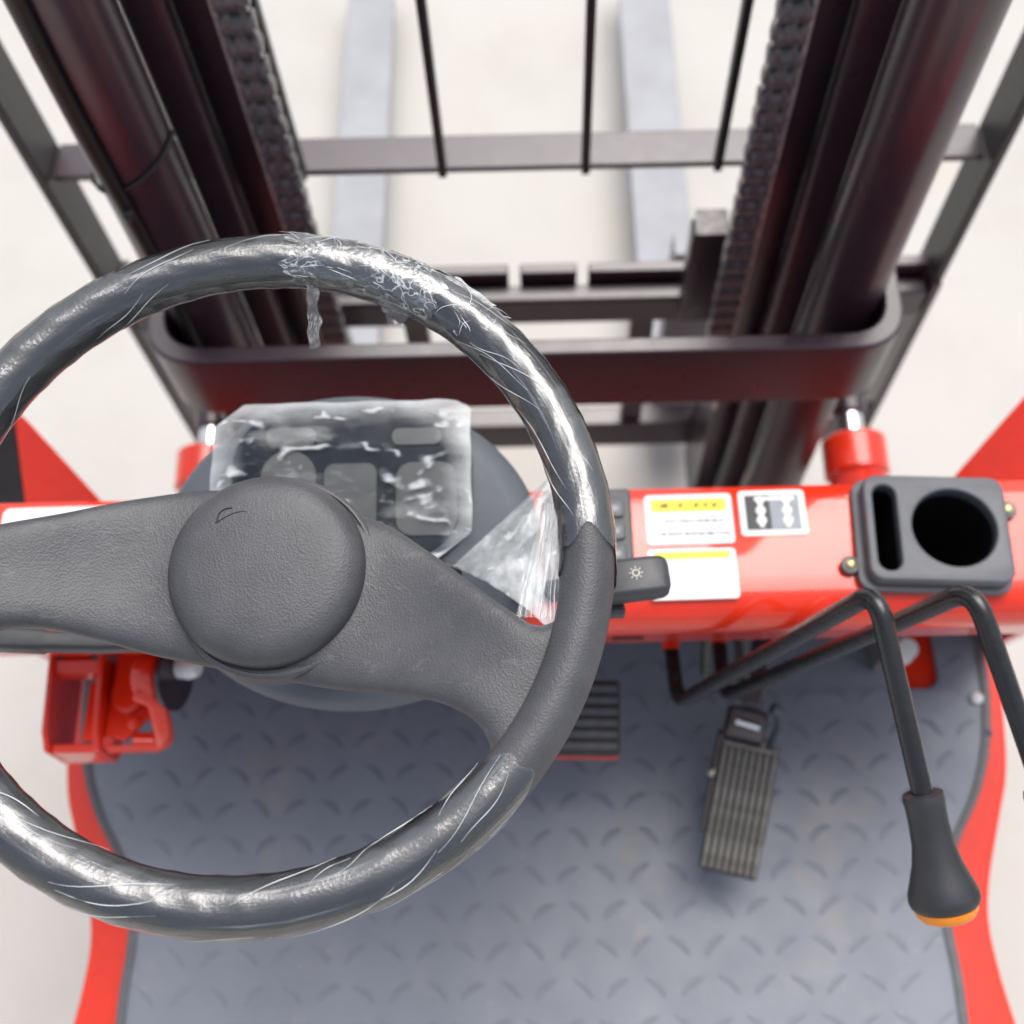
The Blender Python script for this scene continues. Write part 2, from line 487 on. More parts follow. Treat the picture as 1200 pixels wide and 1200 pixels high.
frame = holed('floor_frame', [fr_out], 0.47, 0.612, 'red', TRUCK, bevel=0.006)
cut = rrect(0.385, 0.437, 0.352, 0.425, 0.016)
floor_mat = holed('floor_mat', [mat_out, cut], 0.6125, 0.620, 'mat', TRUCK, bevel=0.0015)
holed('mat_edging', [mat_out[::1], in_[::1]], 0.6202, 0.6225, 'mat_edge', floor_mat, bevel=0.0008)

def inside(pt, poly):
    x, y = pt; c_ = False
    for i in range(len(poly)):
        (x1, y1), (x2, y2) = poly[i], poly[i - 1]
        if (y1 > y) != (y2 > y) and x < (x2 - x1) * (y - y1) / (y2 - y1) + x1: c_ = not c_
    return c_
tb = MB()
def tread_mesh():
    L, W, H, n = 0.0150, 0.0042, 0.0005, 6
    rings = []
    for k in range(n + 1):
        t = -1 + 2 * k / n
        w = W * (1 - t * t) ** 0.6 + 0.0004
        bend = 0.0035 * (1 - t * t)
        x = L * t
        rings.append([(x, bend - w, 0), (x, bend - w * 0.45, H), (x, bend + w * 0.45, H), (x, bend + w, 0)])
    return MB().loft(rings)
tm = tread_mesh()
me = bpy.data.meshes.new('tread_bar'); me.from_pydata(tm.v, [], tm.f)
bm = bmesh.new(); bm.from_mesh(me); bmesh.ops.recalc_face_normals(bm, faces=bm.faces); bm.to_mesh(me); bm.free()
for p in me.polygons: p.use_smooth = True
me.set_sharp_from_angle(angle=R(60)); me.materials.append(M['tread'])
cell = 0.0365
shr = [(CX + (x - CX) * 0.955, y) for x, y in mat_out]
spots = []
for j in range(15):
    for i in range(-15, 16):
        x = CX + i * cell + (0.006 if j % 2 else -0.004); y = -0.058 + j * cell
        if not inside((x, y), shr) or inside((x, y), rrect(0.37, 0.455, 0.337, 0.44, 0.01)) or y > 0.44: continue
        spots.append((x + random.uniform(-0.0012, 0.0012), y + random.uniform(-0.0012, 0.0012), R(38 if (i + j) % 2 else -40) + random.uniform(-0.12, 0.12)))
spots.sort(key=lambda p: (p[1] > 0.40, p[1] < -0.02, p[1]))
for x, y, a in spots[:298]:
    inst('tread_bar', me, (x, y, 0.6199), floor_mat, a)
rest = MB()
for x, y, a in spots[298:]:
    mt = Matrix.Translation((x, y, 0.6199)) @ Matrix.Rotation(a, 4, 'Z')
    rest.add([mt @ Vector(p) for p in tm.v], tm.f)
if rest.v:
    o = mk('tread_bars', rest, 'tread', floor_mat, smooth=60)
    o['kind'] = 'stuff'

# fastener on the mat and hydraulic fitting in the cut-out
mk('mat_button', MB().lathe([(0.0, 0.004), (0.004, 0.0038), (0.0065, 0.002), (0.007, 0)], (0.474, 0.3385, 0.6225), n=24), 'white_paint', floor_mat)
mk('mat_rivet', MB().lathe([(0.0, 0.003), (0.003, 0.002), (0.004, 0)], (0.481, 0.300, 0.6225), n=16), 'plastic_grey', floor_mat)
fit = mk('hydraulic_fitting', MB().lathe([(0.012, 0), (0.012, 0.03), (0.016, 0.032), (0.016, 0.05), (0.011, 0.052), (0.011, 0.078), (0.0, 0.079)], (0.386, 0.395, 0.612), (0, -0.25, 1), n=24), 'white_paint', TRUCK)
mk('fitting_bracket', MB().box(0.361, 0.373, 0.37, 0.42, 0.6225, 0.70), 'zinc', fit, bevel=0.003)

# firewall below the dash
mk('firewall', MB().prism([(0.462, 0.45), (0.470, 0.45), (0.430, 0.80), (0.405, 0.953), (0.398, 0.953), (0.422, 0.80)], CX - 0.5, CX + 0.5, Matrix(((0, 0, 1, 0), (1, 0, 0, 0), (0, 1, 0, 0), (0, 0, 0, 1)))), 'plastic_dark', TRUCK)
for s in (-1, 1):
    mk('side_panel', MB().prism([(0.395, 0.60), (0.46, 0.60), (0.415, 0.99), (0.345, 0.99)], CX + s * 0.512 - 0.008, CX + s * 0.512 + 0.008, Matrix(((0, 0, 1, 0), (1, 0, 0, 0), (0, 1, 0, 0), (0, 0, 0, 1)))), 'red', TRUCK, bevel=0.003)

# ---- dashboard: a pressed red cowl, rolled lip towards the driver
prof = [(0.404, 0.955), (0.409, 1.018), (0.4075, 1.0255), (0.402, 1.0295), (0.392, 1.0310), (0.36, 1.0305), (0.330, 1.0295), (0.316, 1.0285), (0.306, 1.0255), (0.299, 1.0195), (0.2945, 1.010), (0.2925, 1.000), (0.2945, 0.995), (0.295, 0.974), (0.298, 0.970), (0.304, 0.970), (0.304, 0.99), (0.306, 1.008), (0.318, 1.018), (0.392, 1.020), (0.397, 1.01), (0.394, 0.955)]
db = MB()
xs = [CX - 0.56 + k * 1.12 / 28 for k in range(29)]
db.loft([[(x, y, z) for (y, z) in prof] for x in xs])
dash = mk('dashboard', db, 'red', TRUCK, smooth=42)
cut_m = Matrix.Translation((0.3060, 0.3575, 0)) @ Matrix.Rotation(R(-3.0), 4, 'Z') @ Matrix.Translation((-0.3095, -0.3575, 0))
for oo in (rrect(0.255, 0.284, 0.316, 0.397, 0.012), circ(0.3215, 0.3575, 0.0345)):
    ct = mk('cutter', MB().prism(oo, 0.99, 1.06, cut_m), 'red')
    bo = dash.modifiers.new('cut', 'BOOLEAN'); bo.operation = 'DIFFERENCE'; bo.object = ct; bo.solver = 'EXACT'
    bpy.context.view_layer.update()
    nm = bpy.data.meshes.new_from_object(dash.evaluated_get(bpy.context.evaluated_depsgraph_get()))
    dash.modifiers.clear(); dash.data = nm; nm.name = 'dashboard'
    bpy.data.objects.remove(ct)
dash.data.set_sharp_from_angle(angle=R(42))
mk('lip_slot', MB().prism(rrect(-0.013, 0.013, -0.0028, 0.0028, 0.0027), -0.001, 0.0006, Matrix.Translation((0.066, 0.2948, 0.985)) @ Matrix.Rotation(R(90), 4, 'X')), 'well', dash)

ZT = 1.0312
def decal(name, x0, x1, y0, y1, z, mat, par, r=0.0035, rot=0.0, t=0.0004):
    c = Matrix.Translation(((x0 + x1) / 2, (y0 + y1) / 2, 0)) @ Matrix.Rotation(rot, 4, 'Z')
    w, h = (x1 - x0) / 2, (y1 - y0) / 2
    return mk(name, MB().prism(rrect(-w, w, -h, h, r), z, z + t, c), mat, par)
rot = R(0.5)
st1 = decal('warning_sticker', 0.0815, 0.151, 0.3555, 0.3990, ZT, 'sticker', dash, rot=rot)
decal('yellow_band', 0.0865, 0.146, 0.3840, 0.3945, ZT + 0.0005, 'yellow', st1, 0.0006, rot)
pr = MB()
for (x, w) in ((0.097, 0.006), (0.110, 0.0025), (0.1225, 0.003), (0.130, 0.0024), (0.137, 0.003)):
    for k in range(3):
        pr.box(x - w / 2 + k * w / 3, x - w / 2 + k * w / 3 + w / 4.2, 0.3876, 0.3876 + 0.0034 * (0.7 + 0.3 * ((k * 7) % 3) / 2), ZT + 0.0010, ZT + 0.0012)
    pr.box(x - w / 2, x + w / 2, 0.3888, 0.3895, ZT + 0.0010, ZT + 0.0012)
mk('heading_print', pr, 'print', st1)
for (yy, xa, xb) in ((0.3755, 0.097, 0.142), (0.3645, 0.092, 0.146)):
    pr = MB(); x = xa
    while x < xb:
        w = random.uniform(0.0008, 0.0022)
        pr.box(x, x + w, yy - random.uniform(0.0008, 0.0014), yy + random.uniform(0.0008, 0.0014), ZT + 0.0006, ZT + 0.0008)
        x += w + random.uniform(0.0004, 0.0016)
    mk('text_line', pr, 'print_soft', st1)
st2 = decal('notice_sticker', 0.0815, 0.1505, 0.3095, 0.3515, ZT - 0.0004, 'sticker', dash, rot=rot, t=0.0008)
decal('yellow_band', 0.0865, 0.1455, 0.3432, 0.3490, ZT + 0.0005, 'yellow', st2, 0.0006, rot)
decal('pale_stamp', 0.112, 0.122, 0.326, 0.334, ZT + 0.0006, 'sticker', st2, 0.002, rot)
st3 = decal('diagram_sticker', 0.1565, 0.2095, 0.3615, 0.4010, ZT, 'sticker', dash, rot=rot)
decal('dark_field', 0.1615, 0.181, 0.3665, 0.3965, ZT + 0.0005, 'print', st3, 0.0005, rot)
decal('grey_field', 0.1812, 0.2045, 0.3665, 0.3965, ZT + 0.0005, 'print_grey', st3, 0.0005, rot)
for xx in (0.1735, 0.1945):
    for (yy, rr) in ((0.3830, 0.0040), (0.3745, 0.0040), (0.3920, 0.0034)):
        mk('diagram_dot', MB().prism(circ(xx, yy, rr, n=16), ZT + 0.0010, ZT + 0.0012), 'sticker', st3)
    mk('diagram_bar', MB().box(xx - 0.0018, xx + 0.0018, 0.3685, 0.3920, ZT + 0.0010, ZT + 0.00115), 'sticker', st3)
mk('diagram_heading', MB().box(0.169, 0.201, 0.3918, 0.3948, ZT + 0.0010, ZT + 0.00125), 'sticker', st3)
decal('blank_sticker', -0.432, -0.325, 0.352, 0.4005, ZT, 'sticker', dash, 0.006, rot)

# switch panel at the column
sw = mk('switch_panel', MB().prism(rrect(0.0, 0.0705, 0.322, 0.404, 0.004), 1.0290, 1.0350), 'plastic_dark', TRUCK, bevel=0.0015)
for k in range(4):
    yy = 0.3855 - k * 0.0195
    bt = mk('button', MB().prism(rrect(0.0500, 0.0645, yy - 0.0075, yy + 0.0075, 0.0035), 1.0345, 1.0375), 'button', sw, bevel=0.001)
    mk('button_mark', MB().prism(rrect(0.0550, 0.0600, yy - 0.0025, yy + 0.0025, 0.001), 1.0376, 1.0378), 'print_grey', bt)

# ---- cup holder
cup_rot = Matrix.Translation((0.3060, 0.3575, 0)) @ Matrix.Rotation(R(-3.0), 4, 'Z') @ Matrix.Translation((-0.3095, -0.3575, 0))
slot = [(x, y) for x, y in rrect(0.2605, 0.2785, 0.3205, 0.3925, 0.0088, 8)]
hole = circ(0.3215, 0.3575, 0.0325)
base_o = rrect(0.2475, 0.3655, 0.3085, 0.4035, 0.012)
cup = holed('cup_holder', [base_o, rrect(0.257, 0.283, 0.317, 0.396, 0.011), circ(0.3215, 0.3575, 0.0345)], 1.0312, 1.0372, 'cup_grey', TRUCK, bevel=0.0012, M4=cup_rot)
holed('raised_top', [rrect(0.2535, 0.3635, 0.3125, 0.4015, 0.011), slot, hole], 1.0374, 1.0500, 'cup_grey', cup, bevel=0.0018, M4=cup_rot)
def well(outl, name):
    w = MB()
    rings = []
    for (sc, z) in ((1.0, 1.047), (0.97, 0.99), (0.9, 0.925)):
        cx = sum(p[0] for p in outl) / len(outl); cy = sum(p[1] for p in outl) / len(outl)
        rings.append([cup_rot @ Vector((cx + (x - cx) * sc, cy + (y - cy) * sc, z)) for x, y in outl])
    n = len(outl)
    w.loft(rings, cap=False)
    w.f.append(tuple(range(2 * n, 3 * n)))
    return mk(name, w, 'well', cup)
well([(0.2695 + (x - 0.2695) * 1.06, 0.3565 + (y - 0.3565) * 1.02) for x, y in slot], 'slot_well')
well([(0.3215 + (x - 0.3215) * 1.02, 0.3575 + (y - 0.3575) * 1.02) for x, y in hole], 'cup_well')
for (x, y, sx) in ((0.2425, 0.3300, -1), (0.3700, 0.3805, 1)):
    e = mk('ear', MB().prism(circ(x, y, 0.0075, n=20), 1.0312, 1.0362, cup_rot), 'cup_grey', cup, bevel=0.001)
    mk('screw', MB().lathe([(0.0042, 0), (0.0040, 0.002), (0.002, 0.0032), (0, 0.0034)], cup_rot @ Vector((x, y, 1.0362)), n=16), 'brass', e)

# ---- instrument column cowl under the wheel
CW = Vector((-0.132, 0.346, 1.0))
cax = Vector((0, -0.24, 0.971)).normalized()
cb = MB()
prof_c = [(0.060, -0.06), (0.078, 0.00), (0.102, 0.05), (0.1175, 0.09), (0.1215, 0.115), (0.1215, 0.136), (0.1195, 0.146), (0.114, 0.153), (0.103, 0.156), (0.06, 0.157), (0.0, 0.158)]
cb.lathe(prof_c, CW, cax, n=72, sx=1.08, sy=0.90)
cowl = mk('instrument_cowl', cb, 'plastic_grey', TRUCK, smooth=50)
CM = Matrix.Translation(CW + cax * 0.158) @ cax.to_track_quat('Z', 'Y').to_matrix().to_4x4()
# tilt matrix: keep local x = world x
ey_c = cax.cross(Vector((1, 0, 0))).normalized()
CM = Matrix(((1, 0, cax.x, 0), (0, ey_c.y, cax.y, 0), (0, ey_c.z, cax.z, 0), (0, 0, 0, 1)))
CM = Matrix.Translation(CW + cax * 0.158) @ CM
disp_o = [(x, y) for x, y in rrect(-0.078, 0.079, -0.010, 0.094, 0.040, 9)]
disp = mk('display', MB().prism(disp_o, -0.002, 0.0015, CM), 'glass', cowl, bevel=0.001)
for gp in (rrect(0.033, 0.074, 0.005, 0.056, 0.011), rrect(-0.016, 0.020, 0.005, 0.056, 0.007), circ(-0.040, 0.047, 0.019, n=28), rrect(-0.056, -0.022, 0.068, 0.082, 0.006), rrect(0.030, 0.064, 0.068, 0.080, 0.005)):
    mk('gauge', MB().prism(gp, 0.0016, 0.0026, CM), 'gauge', disp, bevel=0.0004)
# bezel ring behind the display
holed('bezel', [rrect(-0.084, 0.085, -0.016, 0.100, 0.045, 9), disp_o], -0.003, 0.003, 'plastic_grey', cowl, bevel=0.001, M4=CM)
mk('column_clip', MB().tube(rounded([CM @ Vector((0.064, -0.014, 0.0)), CM @ Vector((0.064, -0.016, 0.008)), CM @ Vector((0.074, -0.018, 0.008)), CM @ Vector((0.075, -0.020, 0.0))], 0.003), 0.0022, n=10), 'plastic_dark', cowl)

# ---- steering wheel
WC = Vector((-0.144, 0.2243, 1.334)); tau = 0.1276
wn_ = Vector((0, -math.sin(tau), math.cos(tau))); we = Vector((1, 0, 0)); wy = wn_.cross(we)
def wl(x, y, h): return WC + we * x + wy * y + wn_ * h
RR, RT = 0.166, 0.01336
tor = MB()
NA, NB = 160, 28
for i in range(NA):
    a = 2 * math.pi * i / NA
    for j in range(NB):
        b = 2 * math.pi * j / NB
        rr = RR + RT * math.cos(b)
        tor.v.append(tuple(wl(rr * math.cos(a), rr * math.sin(a), RT * math.sin(b))))
for i in range(NA):
    for j in range(NB):
        tor.f.append((i * NB + j, ((i + 1) % NA) * NB + j, ((i + 1) % NA) * NB + (j + 1) % NB, i * NB + (j + 1) % NB))
wheel = mk('steering_wheel', tor, 'wheel', TRUCK, smooth=80)

def hh(rho):
    s = min(1, max(0, (rho - 0.05) / 0.1)); s = s * s * (3 - 2 * s)
    return -0.026 + 0.028 * s
ang = R(-101.7); am = Vector((math.cos(ang), math.sin(ang)))
def mir(q):
    q = Vector(q); return 2 * q.dot(am) * am - q
right = [((0.0512, 0.0303), (0.0324, -0.0620)), ((0.0836, 0.0091), (0.0600, -0.0662)), ((0.1106, -0.0144), (0.0860, -0.0715)), ((0.1277, -0.0284), (0.1010, -0.0780)), ((0.1385, -0.0358), (0.1095, -0.0845)), ((0.1480, -0.0345), (0.1148, -0.0925)), ((0.1590, -0.0250), (0.1190, -0.1080))]
ups = [mir(u) for u, l in reversed(right)] + [Vector((-0.006, 0.043))] + [Vector(u) for u, l in right]
los = [mir(l) for u, l in reversed(right)] + [Vector((0.007, -0.0567))] + [Vector(l) for u, l in right]
ups = catmull([(p.x, p.y, 0) for p in ups], 7); los = catmull([(p.x, p.y, 0) for p in los], 7)
rings = []
NS = 56
for U, L in zip(ups, los):
    ring = []
    for k in range(NS):
        t = 2 * math.pi * k / NS
        e = 2 / 3.6
        cx_ = math.copysign(abs(math.cos(t)) ** e, math.cos(t)); sy_ = math.copysign(abs(math.sin(t)) ** (2 / 2.5), math.sin(t))
        w = (cx_ + 1) / 2
        p = (L + Vector((0.0, 0.0012, 0))).lerp(U, w)
        rho = p.length
        TH = 0.024
        ring.append(wl(p.x, p.y, hh(rho) - TH * 0.55 + TH * 0.55 * sy_ - 0.0035 * (1 - (2 * w - 1) ** 2) * (1 if sy_ > 0 else 0) * min(1, max(0, (rho - 0.05) / 0.05))))
    rings.append(ring)
mk('spoke', MB().loft(rings), 'spoke', wheel, smooth=75)
hub = MB()
hub.lathe([(0.0505, -0.012), (0.0512, 0.000), (0.0515, 0.006), (0.0505, 0.0105), (0.0478, 0.0145), (0.0435, 0.0172), (0.037, 0.0188), (0.02, 0.0197), (0.0, 0.02)], wl(0, 0, -0.033), wn_, n=90)
hubo = mk('hub_cap', hub, 'wheel', wheel, smooth=70)
mk('hub_collar', MB().lathe([(0.0545, -0.014), (0.0545, 0.0045), (0.0538, 0.0058), (0.0520, 0.006), (0.0515, 0.0045), (0.049, 0.004)], wl(0.0030, -0.0022, -0.034), wn_, n=90, cap=False), 'wheel', wheel, smooth=60)
for arc in ([(-0.0245, 0.0235), (-0.0235, 0.0275), (-0.0205, 0.0300), (-0.017, 0.0305)], [(-0.0250, 0.0225), (-0.019, 0.0262), (-0.0145, 0.0280), (-0.0105, 0.0285), (-0.0095, 0.0280)]):
    mk('hub_scratch', MB().tube([wl(p.x, p.y, -0.01385 - 0.0001) for p in catmull([(x, y, 0) for x, y in arc], 4)], 0.00035, n=6), 'well', hubo)
mk('steering_column', MB().lathe([(0.030, 0), (0.028, 0.03), (0.026, 0.115), (0.036, 0.13), (0.036, 0.15)], wl(0, 0, -0.19), wn_, n=32), 'plastic_dark', TRUCK)

# stalks on the column
def stalk_body(pts, w, h):
    """rounded-rectangle section swept along points"""
    rings = []
    pts = [Vector(p) for p in pts]
    for i, p in enumerate(pts):
        t = (pts[min(i + 1, len(pts) - 1)] - pts[max(i - 1, 0)]).normalized()
        sdir = Vector((0, 0, 1)).cross(t).normalized(); udir = t.cross(sdir)
        rings.append([p + sdir * x + udir * y for x, y in rrect(-w[i], w[i], -h[i], h[i], min(w[i], h[i]) * 0.45, 4)])
    return MB().loft(rings)
ls = mk('light_stalk', stalk_body([(-0.035, 0.285, 1.11), (0.010, 0.262, 1.180), (0.030, 0.2575, 1.2005), (0.034, 0.2575, 1.2010), (0.066, 0.2602, 1.2025), (0.0725, 0.2607, 1.2027), (0.0755, 0.2609, 1.2028), (0.0768, 0.2610, 1.2028)],
        [0.006, 0.006, 0.0075, 0.0128, 0.0125, 0.0120, 0.0105, 0.0075], [0.006, 0.006, 0.0065, 0.0085, 0.0085, 0.0080, 0.0065, 0.0040]), 'plastic_dark', TRUCK, smooth=50)
ic = MB()
ict = Matrix.Translation((0.0560, 0.2605, 1.2108)) @ Matrix.Rotation(R(4), 4, 'Z')
n = 20
for k in range(n):
    a0, a1 = 2 * math.pi * k / n, 2 * math.pi * (k + 1) / n
    q = [ict @ Vector((r_ * math.cos(a), r_ * math.sin(a), 0)) for r_, a in ((0.0017, a0), (0.0024, a0), (0.0024, a1), (0.0017, a1))]
    ic.add(q, [(0, 1, 2, 3)])
for k in range(8):
    ic.box(0.0031, 0.0043, -0.0003, 0.0003, -0.0003, 0.0001, ict @ Matrix.Rotation(2 * math.pi * k / 8, 4, 'Z'))
mk('light_symbol', ic, 'icon', ls)
mk('stalk_shade_block', MB().box(0.03, 0.050, 0.2415, 0.2492, 1.180, 1.1905), 'plastic_dark', ls, bevel=0.002)  # dark block added to stand in for the shade under the light stalk
gs = mk('gear_stalk', stalk_body([(-0.13, 0.235, 1.18), (-0.27, 0.228, 1.196), (-0.302, 0.2285, 1.2), (-0.3035, 0.2285, 1.2), (-0.345, 0.231, 1.203), (-0.352, 0.2315, 1.2035)], [0.005, 0.0055, 0.0058, 0.0068, 0.0072, 0.005], [0.005, 0.0055, 0.0058, 0.0065, 0.0068, 0.004]), 'plastic_dark', TRUCK, smooth=50)

# ---- hydraulic control levers
def lever(base, low, bend, end, tip):
    pts = rounded([base, low, bend, end], 0.020, 8)
    lv = mk('control_lever', MB().tube(pts, 0.0066, n=18), 'rod', TRUCK, smooth=60)
    mk('lever_collar', MB().tube([Vector(base) + Vector((0, 0.004, 0.002)), Vector(base).lerp(Vector(low), 0.10)], 0.0080, n=16), 'red', lv)
    e, t = Vector(end), Vector(tip)
    ax = (t - e).normalized(); L = (t - e).length
    kp = [(0.0088, -0.004), (0.0122, -0.0035), (0.0128, 0.000), (0.0122, 0.06 * L), (0.0121, 0.22 * L), (0.0128, 0.42 * L), (0.0150, 0.60 * L), (0.0186, 0.76 * L), (0.0212, 0.87 * L), (0.0216, 0.93 * L), (0.0208, 0.975 * L), (0.0190, 1.0 * L)]
    kn = mk('knob', MB().lathe(kp, e, ax, n=36), 'knob', lv, smooth=55)
    mk('knob_cap', MB().lathe([(0.0192, 0.0), (0.0188, 0.003), (0.0165, 0.0065), (0.011, 0.009), (0.0, 0.0102)], e + ax * (L * 1.001), ax, n=36), 'orange', kn, smooth=60)
    return lv
l1 = lever((0.111, 0.323, 0.885), (0.114, 0.268, 0.884), (0.2035, 0.249, 1.200), (0.2285, 0.132, 1.150), (0.2405, 0.073, 1.122))
l2 = lever((0.157, 0.334, 0.868), (0.1575, 0.278, 0.866), (0.2635, 0.249, 1.200), (0.302, 0.132, 1.152), (0.317, 0.073, 1.124))
mk('set_screw', MB().lathe([(0.0026, 0), (0.0024, 0.001), (0, 0.0014)], (0.2438, 0.2515, 1.1495), (-0.1, -0.6, 0.78), n=12), 'brass', l2)
mk('valve_linkage', MB().tube([(0.178, 0.345, 0.86), (0.180, 0.30, 0.84)], 0.006, n=12).tube([(0.150, 0.35, 0.85), (0.152, 0.32, 0.80)], 0.005, n=12), 'rod', TRUCK)

# ---- accelerator pedal
pm = Matrix.Translation((0.1890, 0.2100, 0.700)) @ Matrix.Rotation(R(-14.5), 4, 'Z') @ Matrix.Rotation(R(9), 4, 'X')
ped = mk('accelerator_pedal', MB().prism(rrect(-0.0285, 0.0285, -0.064, 0.064, 0.004), -0.010, 0.0, pm), 'pedal_dark', TRUCK, bevel=0.0015)
for k in range(8):
    x = -0.0248 + k * 0.0071
    mk('pad_rib', MB().prism(rrect(x - 0.0022, x + 0.0022, -0.0615, 0.0585, 0.0015, 2), 0.0, 0.0032, pm), 'pedal', ped, bevel=0.0008)
mk('pad_border', MB().prism(rrect(-0.0275, 0.0275, 0.0590, 0.0632, 0.0015, 2), 0.0, 0.003, pm), 'pedal', ped, bevel=0.0008)
mk('pedal_plate', MB().box(-0.034, 0.031, -0.03, 0.075, -0.016, -0.0102, pm), 'black_paint', ped, bevel=0.002)
arm = mk('pedal_arm', MB().box(-0.029, 0.012, 0.066, 0.100, -0.018, 0.003, pm).box(-0.018, 0.004, 0.10, 0.20, 0.0, 0.012, pm), 'black_paint', ped, bevel=0.004)
mk('clevis_pin', MB().tube([pm @ Vector((-0.020, 0.084, 0.007)), pm @ Vector((0.004, 0.082, 0.007))], 0.0042, n=12), 'chrome', arm)
mk('return_hook', MB().tube(rounded([pm @ Vector((0.014, 0.105, 0.004)), pm @ Vector((0.022, 0.103, 0.0)), pm @ Vector((0.027, 0.090, -0.004)), pm @ Vector((0.021, 0.062, -0.012))], 0.012), 0.0062, n=12), 'plastic_grey', ped)
mk('pivot_bolt', MB().lathe([(0.0042, 0), (0.0040, 0.002), (0.002, 0.0035), (0, 0.004)], pm @ Vector((-0.0325, 0.030, -0.010)), (-0.5, -0.2, 0.8), n=14), 'zinc', ped)
mk('pedal_stem', MB().tube([pm @ Vector((0.0, 0.0, -0.012)), (0.192, 0.235, 0.618)], 0.008, n=12), 'black_paint', ped)
# ---- brake pedal
bm_ = Matrix.Translation((0.030, 0.285, 0.780)) @ Matrix.Rotation(R(-2), 4, 'Z') @ Matrix.Rotation(R(12), 4, 'X')
bp = mk('brake_pedal', MB().prism(rrect(-0.040, 0.040, -0.036, 0.036, 0.005), -0.008, 0.0, bm_), 'pedal_dark', TRUCK, bevel=0.0015)
for k in range(6):
    y = -0.026 + k * 0.0108
    mk('pad_rib', MB().prism(rrect(-0.037, 0.037, y - 0.0034, y + 0.0034, 0.0015, 2), 0.0, 0.0035, bm_), 'brake_rib', bp, bevel=0.001)
mk('pedal_backing', MB().box(-0.040, 0.0385, -0.0385, 0.03, -0.014, -0.0085, bm_), 'red', bp, bevel=0.002)
mk('pedal_arm', MB().tube(rounded([bm_ @ Vector((-0.01, 0.0, -0.015)), (0.02, 0.36, 0.79), (0.02, 0.42, 0.90)], 0.03), 0.010, n=12), 'red', bp)

# ---- parking brake bracket (left, under the dash)
YZ = Matrix(((0, 0, 1, 0), (1, 0, 0, 0), (0, 1, 0, 0), (0, 0, 0, 1)))
bpoly = [(0.246, 0.850), (0.246, 0.806), (0.254, 0.796), (0.33, 0.80), (0.40, 0.86), (0.40, 0.945), (0.365, 0.945), (0.33, 0.872), (0.262, 0.862)]
pb = mk('parking_brake', MB().prism(bpoly, -0.4045, -0.3990, YZ), 'red', TRUCK, bevel=0.0015)
mk('bracket_plate', MB().prism(bpoly, -0.4490, -0.4440, YZ), 'red', pb, bevel=0.0015)
mk('bracket_web', MB().prism([(0.246, 0.806), (0.254, 0.806), (0.254, 0.848), (0.246, 0.846)], -0.4438, -0.4047, YZ), 'red', pb, bevel=0.0015)
mk('bracket_brace', MB().prism([(0.312, 0.850), (0.322, 0.850), (0.326, 0.868), (0.314, 0.864)], -0.4438, -0.4047, YZ), 'red', pb, bevel=0.0015)
mk('bracket_gusset', MB().box(-0.4165, -0.4047, 0.256, 0.310, 0.842, 0.850), 'red', pb, bevel=0.001)
mk('bracket_stay', MB().prism([(0.322, 0.853), (0.328, 0.85), (0.385, 0.94), (0.375, 0.945)], -0.440, -0.415, YZ), 'red', pb, bevel=0.001)
mk('cam_plate', MB().prism([(-0.3985, 0.330), (-0.3985, 0.262), (-0.380, 0.256), (-0.362, 0.276), (-0.350, 0.300), (-0.350, 0.345)], 0.838, 0.846), 'red', pb, bevel=0.0015)
mk('cam_link', MB().prism(rrect(-0.392, -0.366, 0.280, 0.352, 0.012), 0.847, 0.858), 'red', pb, bevel=0.002)
mk('lever_loop', MB().tube(rounded([(-0.372, 0.256, 0.842), (-0.346, 0.256, 0.838), (-0.342, 0.262, 0.856), (-0.344, 0.284, 0.880), (-0.360, 0.290, 0.882)], 0.012), 0.0085, n=14), 'red', pb)
mk('lever_foot', MB().box(-0.396, -0.350, 0.2475, 0.2535, 0.834, 0.842), 'red', pb, bevel=0.001)
mk('cam_drum', MB().lathe([(0.0, 0), (0.024, 0.001), (0.026, 0.004), (0.026, 0.020), (0.022, 0.024), (0, 0.024)], (-0.360, 0.308, 0.870), (1, -0.1, 0.2), n=28), 'red', pb)
mk('drum_plate', MB().lathe([(0.0, 0), (0.030, 0.001), (0.030, 0.005), (0, 0.006)], (-0.335, 0.306, 0.873), (1, -0.1, 0.2), n=28), 'black_paint', pb)
mk('cable_end', MB().lathe([(0.0, 0), (0.010, 0.001), (0.011, 0.012), (0.008, 0.02), (0, 0.021)], (-0.329, 0.314, 0.876), (1, -0.1, 0.2), n=18), 'white_paint', pb)
for p in ((-0.3988, 0.258, 0.838), (-0.3915, 0.300, 0.8465), (-0.373, 0.272, 0.8465)):
    mk('bolt', MB().lathe([(0.0068, 0), (0.0068, 0.004), (0.005, 0.006), (0, 0.0062)], p, (0.5, -0.2, 0.6), n=12), 'red', pb)

# ---- fenders beside the cowl
def slope(pts, t0, t1):
    n_ = len(pts)
    f_ = lambda y: 0.72 + 0.9 * (y - 0.5)
    vs = [(x, y, f_(y) + dz) for dz in (t0, t1) for x, y in pts]
    return MB().add(vs, [tuple(range(n_ - 1, -1, -1)), tuple(range(n_, 2 * n_))] + [(i_, (i_ + 1) % n_, n_ + (i_ + 1) % n_, n_ + i_) for i_ in range(n_)])
fd = mk('fender', slope([(-0.43, 0.45), (-0.43, 0.498), (-0.476, 0.543), (-0.540, 0.608), (-0.552, 0.618), (-0.560, 0.45)], -0.016, 0.0), 'red', TRUCK, bevel=0.003)
mk('fender_lining', slope([(-0.562, 0.45), (-0.554, 0.62), (-0.68, 0.62), (-0.68, 0.45)], -0.02, -0.006), 'tyre', fd)
mk('fender', slope([(0.40, 0.45), (0.40, 0.500), (0.447, 0.550), (0.555, 0.652), (0.62, 0.715), (0.62, 0.45)], -0.016, 0.0), 'red', TRUCK, bevel=0.003)

